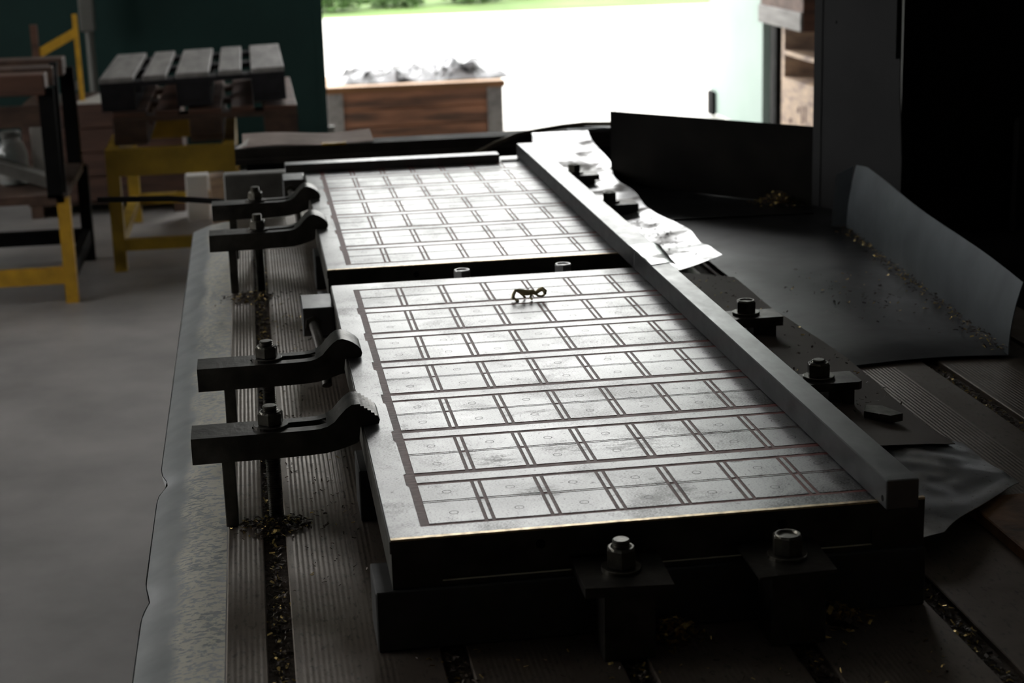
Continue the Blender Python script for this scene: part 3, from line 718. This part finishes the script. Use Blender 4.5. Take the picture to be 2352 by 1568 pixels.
solo('carton', MB().bbox(-.43, -.33, 6.9, 7.05, ZF, -.70, .004), 'wood_pale', 'narrow box beside the pale carton under the pallet stand', 'carton')

s1 = thing('crate_stand', 'yellow legged work stand at the left with dark upright posts', 'stand', (-1.45, 5.7, ZF))
for x, y in ((-.992, 5.30), (-.992, 6.15), (-1.95, 5.30), (-1.95, 6.15)):
    part('leg', MB().box(x, x+.050, y, y+.050, ZF, -.50), 'yellow' if y < 6 else 'black', s1)
for y in (5.305, 6.155): part('lower_rail', MB().box(-1.90, -.992, y, y+.04, -.85, -.785), 'yellow' if y < 6 else 'black', s1)
part('lower_rail', MB().box(-.985, -.950, 5.35, 6.15, -.85, -.785), 'black', s1)
for x in (-1.025, -1.95):
    for y in (5.30, 6.15): part('post', MB().box(x, x+.060, y, y+.055, -.50, -.06), 'black', s1)
part('shelf', MB().box(-1.95, -.96, 5.30, 6.2, -.52, -.485), 'wood_dark', s1)
part('side_bar', MB().beam((-.955, 5.35, .03), (-.962, 5.35, -.50), .016, .014), 'guard', s1)
part('side_bar', MB().beam((-.975, 5.35, .03), (-.945, 5.35, .03), .016, .014), 'guard', s1)
part('deck_board', MB().bbox(-1.95, -.995, 5.28, 5.42, -.085, -.005, .004), 'wood_red', s1)
part('deck_board', MB().bbox(-1.95, -.995, 5.62, 5.78, -.085, -.010, .004), 'wood_dark', s1)
part('deck_board', MB().bbox(-1.95, -.995, 6.02, 6.18, -.085, -.010, .004), 'wood_dark', s1)
part('cross_board', MB().bbox(-1.95, -1.02, 5.33, 5.36, -.215, -.13, .003), 'wood_dark', s1)
solo('grey_plank', MB().beam((-1.32, 5.50, -.35), (-1.03, 5.52, -.462), .13, .045), 'grey_board', 'grey plank leaning on the shelf of the left stand', 'plank')
jr = thing('glass_jar', 'dusty glass jar on the shelf of the left stand', 'jar', (-1.19, 5.62, -.485))
part('jar_body', MB().lathe([(.05, 0), (.062, .01), (.064, .13), (.05, .17), (.038, .185), (.040, .20), (.036, .2), (.034, .186), (.046, .168), (.06, .13), (.058, .012), (.001, .008)], (-1.19, 5.62, -.485), 24), 'glass', jr, True)
part('lid', MB().lathe([(.042, 0), (.042, .02), (.036, .024)], (-1.19, 5.62, -.285), 24), 'pipe', jr)
solo('white_carton', MB().bbox(-1.11, -1.055, 5.62, 5.80, -.485, -.25, .003), 'paper', 'small white carton beside the glass jar on the left stand', 'carton')
yf = thing('chair_frame', 'yellow tubular chair frame standing on the wooden chest', 'frame', (-1.16, 7.4, -.359))
part('upright', MB().beam((-1.262, 7.4, -.359), (-1.262, 7.4, .045), .034, .034), 'wood_red', yf)
part('upright', MB().beam((-1.052, 7.4, -.359), (-1.056, 7.4, .09), .024, .024), 'yellow', yf)
part('crossbar', MB().beam((-1.25, 7.4, -.10), (-1.056, 7.4, .0), .022, .045), 'yellow', yf)
part('crossbar', MB().beam((-1.17, 7.4, -.335), (-1.054, 7.4, -.255), .022, .038), 'pipe', yf)
cd = thing('conduit_pipe', 'grey pipe with a box at its top against the green door', 'pipe', (-1.075, 8.3, ZF))
part('pipe', MB().lathe([(.024, ZF), (.024, .0)], (-1.072, 8.36, 0), 14), 'pipe', cd, True)
part('junction_box', MB().bbox(-1.115, -1.035, 8.30, 8.42, -.065, .42, .006), 'pipe', cd)

# ================================================================== crate in the doorway
cr = thing('shipping_crate', 'weathered wooden crate with corner battens just outside the doorway', 'crate', (.83, 9.6, ZF))
for k, (za, zb_) in enumerate(((ZF+.03, ZF+.125), (ZF+.128, ZF+.235), (ZF+.238, -.582))):
    part('plank', MB().bbox(.275, 1.385, 9.31, 9.335, za, zb_, .003), 'wood_crate', cr)
    part('plank', MB().bbox(1.362, 1.387, 9.335, 9.93, za, zb_, .003), 'wood_crate', cr)
part('box', MB().box(.28, 1.36, 9.335, 9.93, ZF+.02, -.585), 'wood_dark', cr)
for x in (.272, 1.29): part('batten', MB().bbox(x, x+.10, 9.288, 9.31, ZF, -.582, .003), 'wood_grey', cr)
part('skid', MB().box(.30, 1.36, 9.33, 9.9, ZF-.02, ZF+.03), 'wood_dark', cr)
part('lid', MB().bbox(.262, 1.405, 9.30, 9.96, -.582, -.545, .004), 'wood_lid', cr, label='pale wooden lid')
part('lid_edge', MB().bbox(.262, 1.405, 9.278, 9.30, -.584, -.546, .002), 'wood_edge', cr)
def plast(u, v):
    x = .34+1.13*u; y = 9.40+.5*v; e = min(1, 6*min(v, 1-v)+.05)*min(1, 9*min(u, 1-u)+.10)
    n = noise.noise((x*2.6, y*4, .4)); n2 = noise.noise((x*10, y*9, 5)); n3 = abs(noise.noise((x*6, y*5, 2))); n4 = abs(noise.noise((x*17, y*11, 7)))
    hgt = .045+.03*n+.085*math.exp(-((u-.72)/.09)**2)+.07*math.exp(-((u-.97)/.06)**2)+.03*math.exp(-((u-.25)/.2)**2)
    return (x+.03*n2, y+.03*n2, -.543+max(.002, e*(hgt*(.55+1.1*n3)+.05*n4+.02*n2)))
solo('plastic_sheet', MB().grid(plast, 46, 18, .001), 'plastic', 'crumpled grey plastic sheeting heaped on the crate lid', 'plastic sheet', smooth=False)

# ================================================================== boxes right of the doorway
xb = 2.83
def openbox(z0, z1, label, shift=0.0):
    t = thing('wooden_box', label, 'box', (xb+.3, 7.75, z0), 'boxes stacked by the right door post')
    x0 = xb+shift
    part('bottom', MB().box(x0, x0+.6, 7.30, 7.99, z0, z0+.025), 'wood_pale', t)
    part('back', MB().box(x0+.58, x0+.6, 7.30, 7.99, z0+.025, z1), 'wood_red', t)
    for y in (7.30, 7.935): part('end_post', MB().box(x0, x0+.58, y, y+.055, z0+.025, z1), 'wood_pale', t)
    return t
wb = thing('wooden_box', 'bottom wooden box of the stack, stencilled pale side', 'box', (xb+.3, 7.75, ZF), 'boxes stacked by the right door post')
part('body', MB().bbox(xb, xb+.6, 7.30, 7.99, ZF, -.475, .004), 'wood_pale', wb)
for k, (y, z, w, h) in enumerate(((7.52, -.66, .03, .09), (7.58, -.68, .03, .10), (7.64, -.62, .04, .03), (7.78, -.70, .05, .03))):
    part('stencil_mark', MB().box(xb-.001, xb, y, y+w, z, z+h), 'wood_red', wb)
openbox(-.475, -.322, 'open fronted wooden box on the bottom box of the stack')
openbox(-.322, -.14, 'upper open fronted wooden box below the overhanging box')
ob = thing('wooden_box', 'topmost overhanging dark wooden box of the stack', 'box', (xb+.25, 7.75, -.14), 'boxes stacked by the right door post')
part('body', MB().bbox(xb-.11, xb+.6, 7.26, 8.05, -.14, .35, .004), 'wood_red', ob)
part('base_batten', MB().bbox(xb-.125, xb-.11, 7.26, 8.05, -.14, -.04, .003), 'wood_grey', ob)

# ================================================================== yard greenery
def bush(x, y, r, h, label, n=420):
    t = thing('shrub', label, 'shrub', (x, y, ZF-.03), 'shrubs beyond the yard')
    m = MB()
    for k in range(n):
        a = random.uniform(0, 6.283); rr = r*math.sqrt(random.random()); zz = ZF+h*random.random()*(1-.6*(rr/r)**2)
        c = Vector((x+rr*math.cos(a), y+rr*math.sin(a), zz)); s = random.uniform(.05, .11)
        R = Matrix.Translation(c) @ Matrix.Rotation(random.uniform(0, 6.28), 4, 'Z') @ Matrix.Rotation(random.uniform(-1.2, 1.2), 4, 'X')
        m.add([R @ Vector(v) for v in ((-s, 0, 0), (0, -s*.5, .01), (s, 0, 0), (0, s*.5, .01), (0, 0, -.012))], [(0, 1, 3), (1, 2, 3), (0, 4, 1), (1, 4, 2), (2, 4, 3), (3, 4, 0)])
    o = part('foliage', m, 'leaf', t); o['kind'] = 'stuff'
    part('stem', MB().tube([(x, y, ZF-.03), (x+.02, y, ZF+h*.4)], [.04, .02], 7), 'bark', t)
bush(.95, 22.6, .40, .7, 'leftmost low shrub at the edge of the yard')
bush(1.85, 23.0, .45, .65, 'second low shrub from the green door at the yard edge')
bush(2.95, 23.3, .45, .75, 'third low shrub from the green door at the yard edge')
bush(4.0, 24.2, .45, .6, 'rightmost low shrub at the yard edge')
def tree(x, y, label):
    t = thing('tree', label, 'tree', (x, y, ZF-.03), 'trees beyond the yard')
    part('trunk', MB().tube([(x, y, ZF-.03), (x+.03, y, .6), (x-.05, y, 2.2), (x+.08, y, 4.0)], [.13, .10, .09, .05], 9), 'bark', t, True)
    m = MB()
    for k in range(320):
        v = Vector((random.gauss(0, 1), random.gauss(0, 1), random.gauss(0, 1))).normalized()*random.random()**.4
        c = Vector((x, y, 4.9))+Vector((v.x*1.5, v.y*1.5, v.z*2.2)); s = random.uniform(.14, .30)
        R = Matrix.Translation(c) @ Matrix.Rotation(random.uniform(0, 6.28), 4, 'Z') @ Matrix.Rotation(random.uniform(-1.3, 1.3), 4, 'X')
        m.add([R @ Vector(q) for q in ((-s, 0, 0), (0, -s*.5, .01), (s, 0, 0), (0, s*.5, .01), (0, 0, -.015))], [(0, 1, 3), (1, 2, 3), (0, 4, 1), (1, 4, 2), (2, 4, 3), (3, 4, 0)])
    o = part('crown', m, 'leaf', t); o['kind'] = 'stuff'
tree(.6, 29.5, 'leftmost slim tree on the grass, behind the first shrub')
tree(2.35, 25.6, 'second slim tree from the green door, behind the shrubs')
tree(3.75, 29.0, 'middle slim tree on the grass, farther back than its neighbours')
tree(5.4, 23.6, 'slim tree standing alone on the grass, right of the shrubs')
tree(7.4, 27.0, 'rightmost slim tree on the grass beyond the yard')
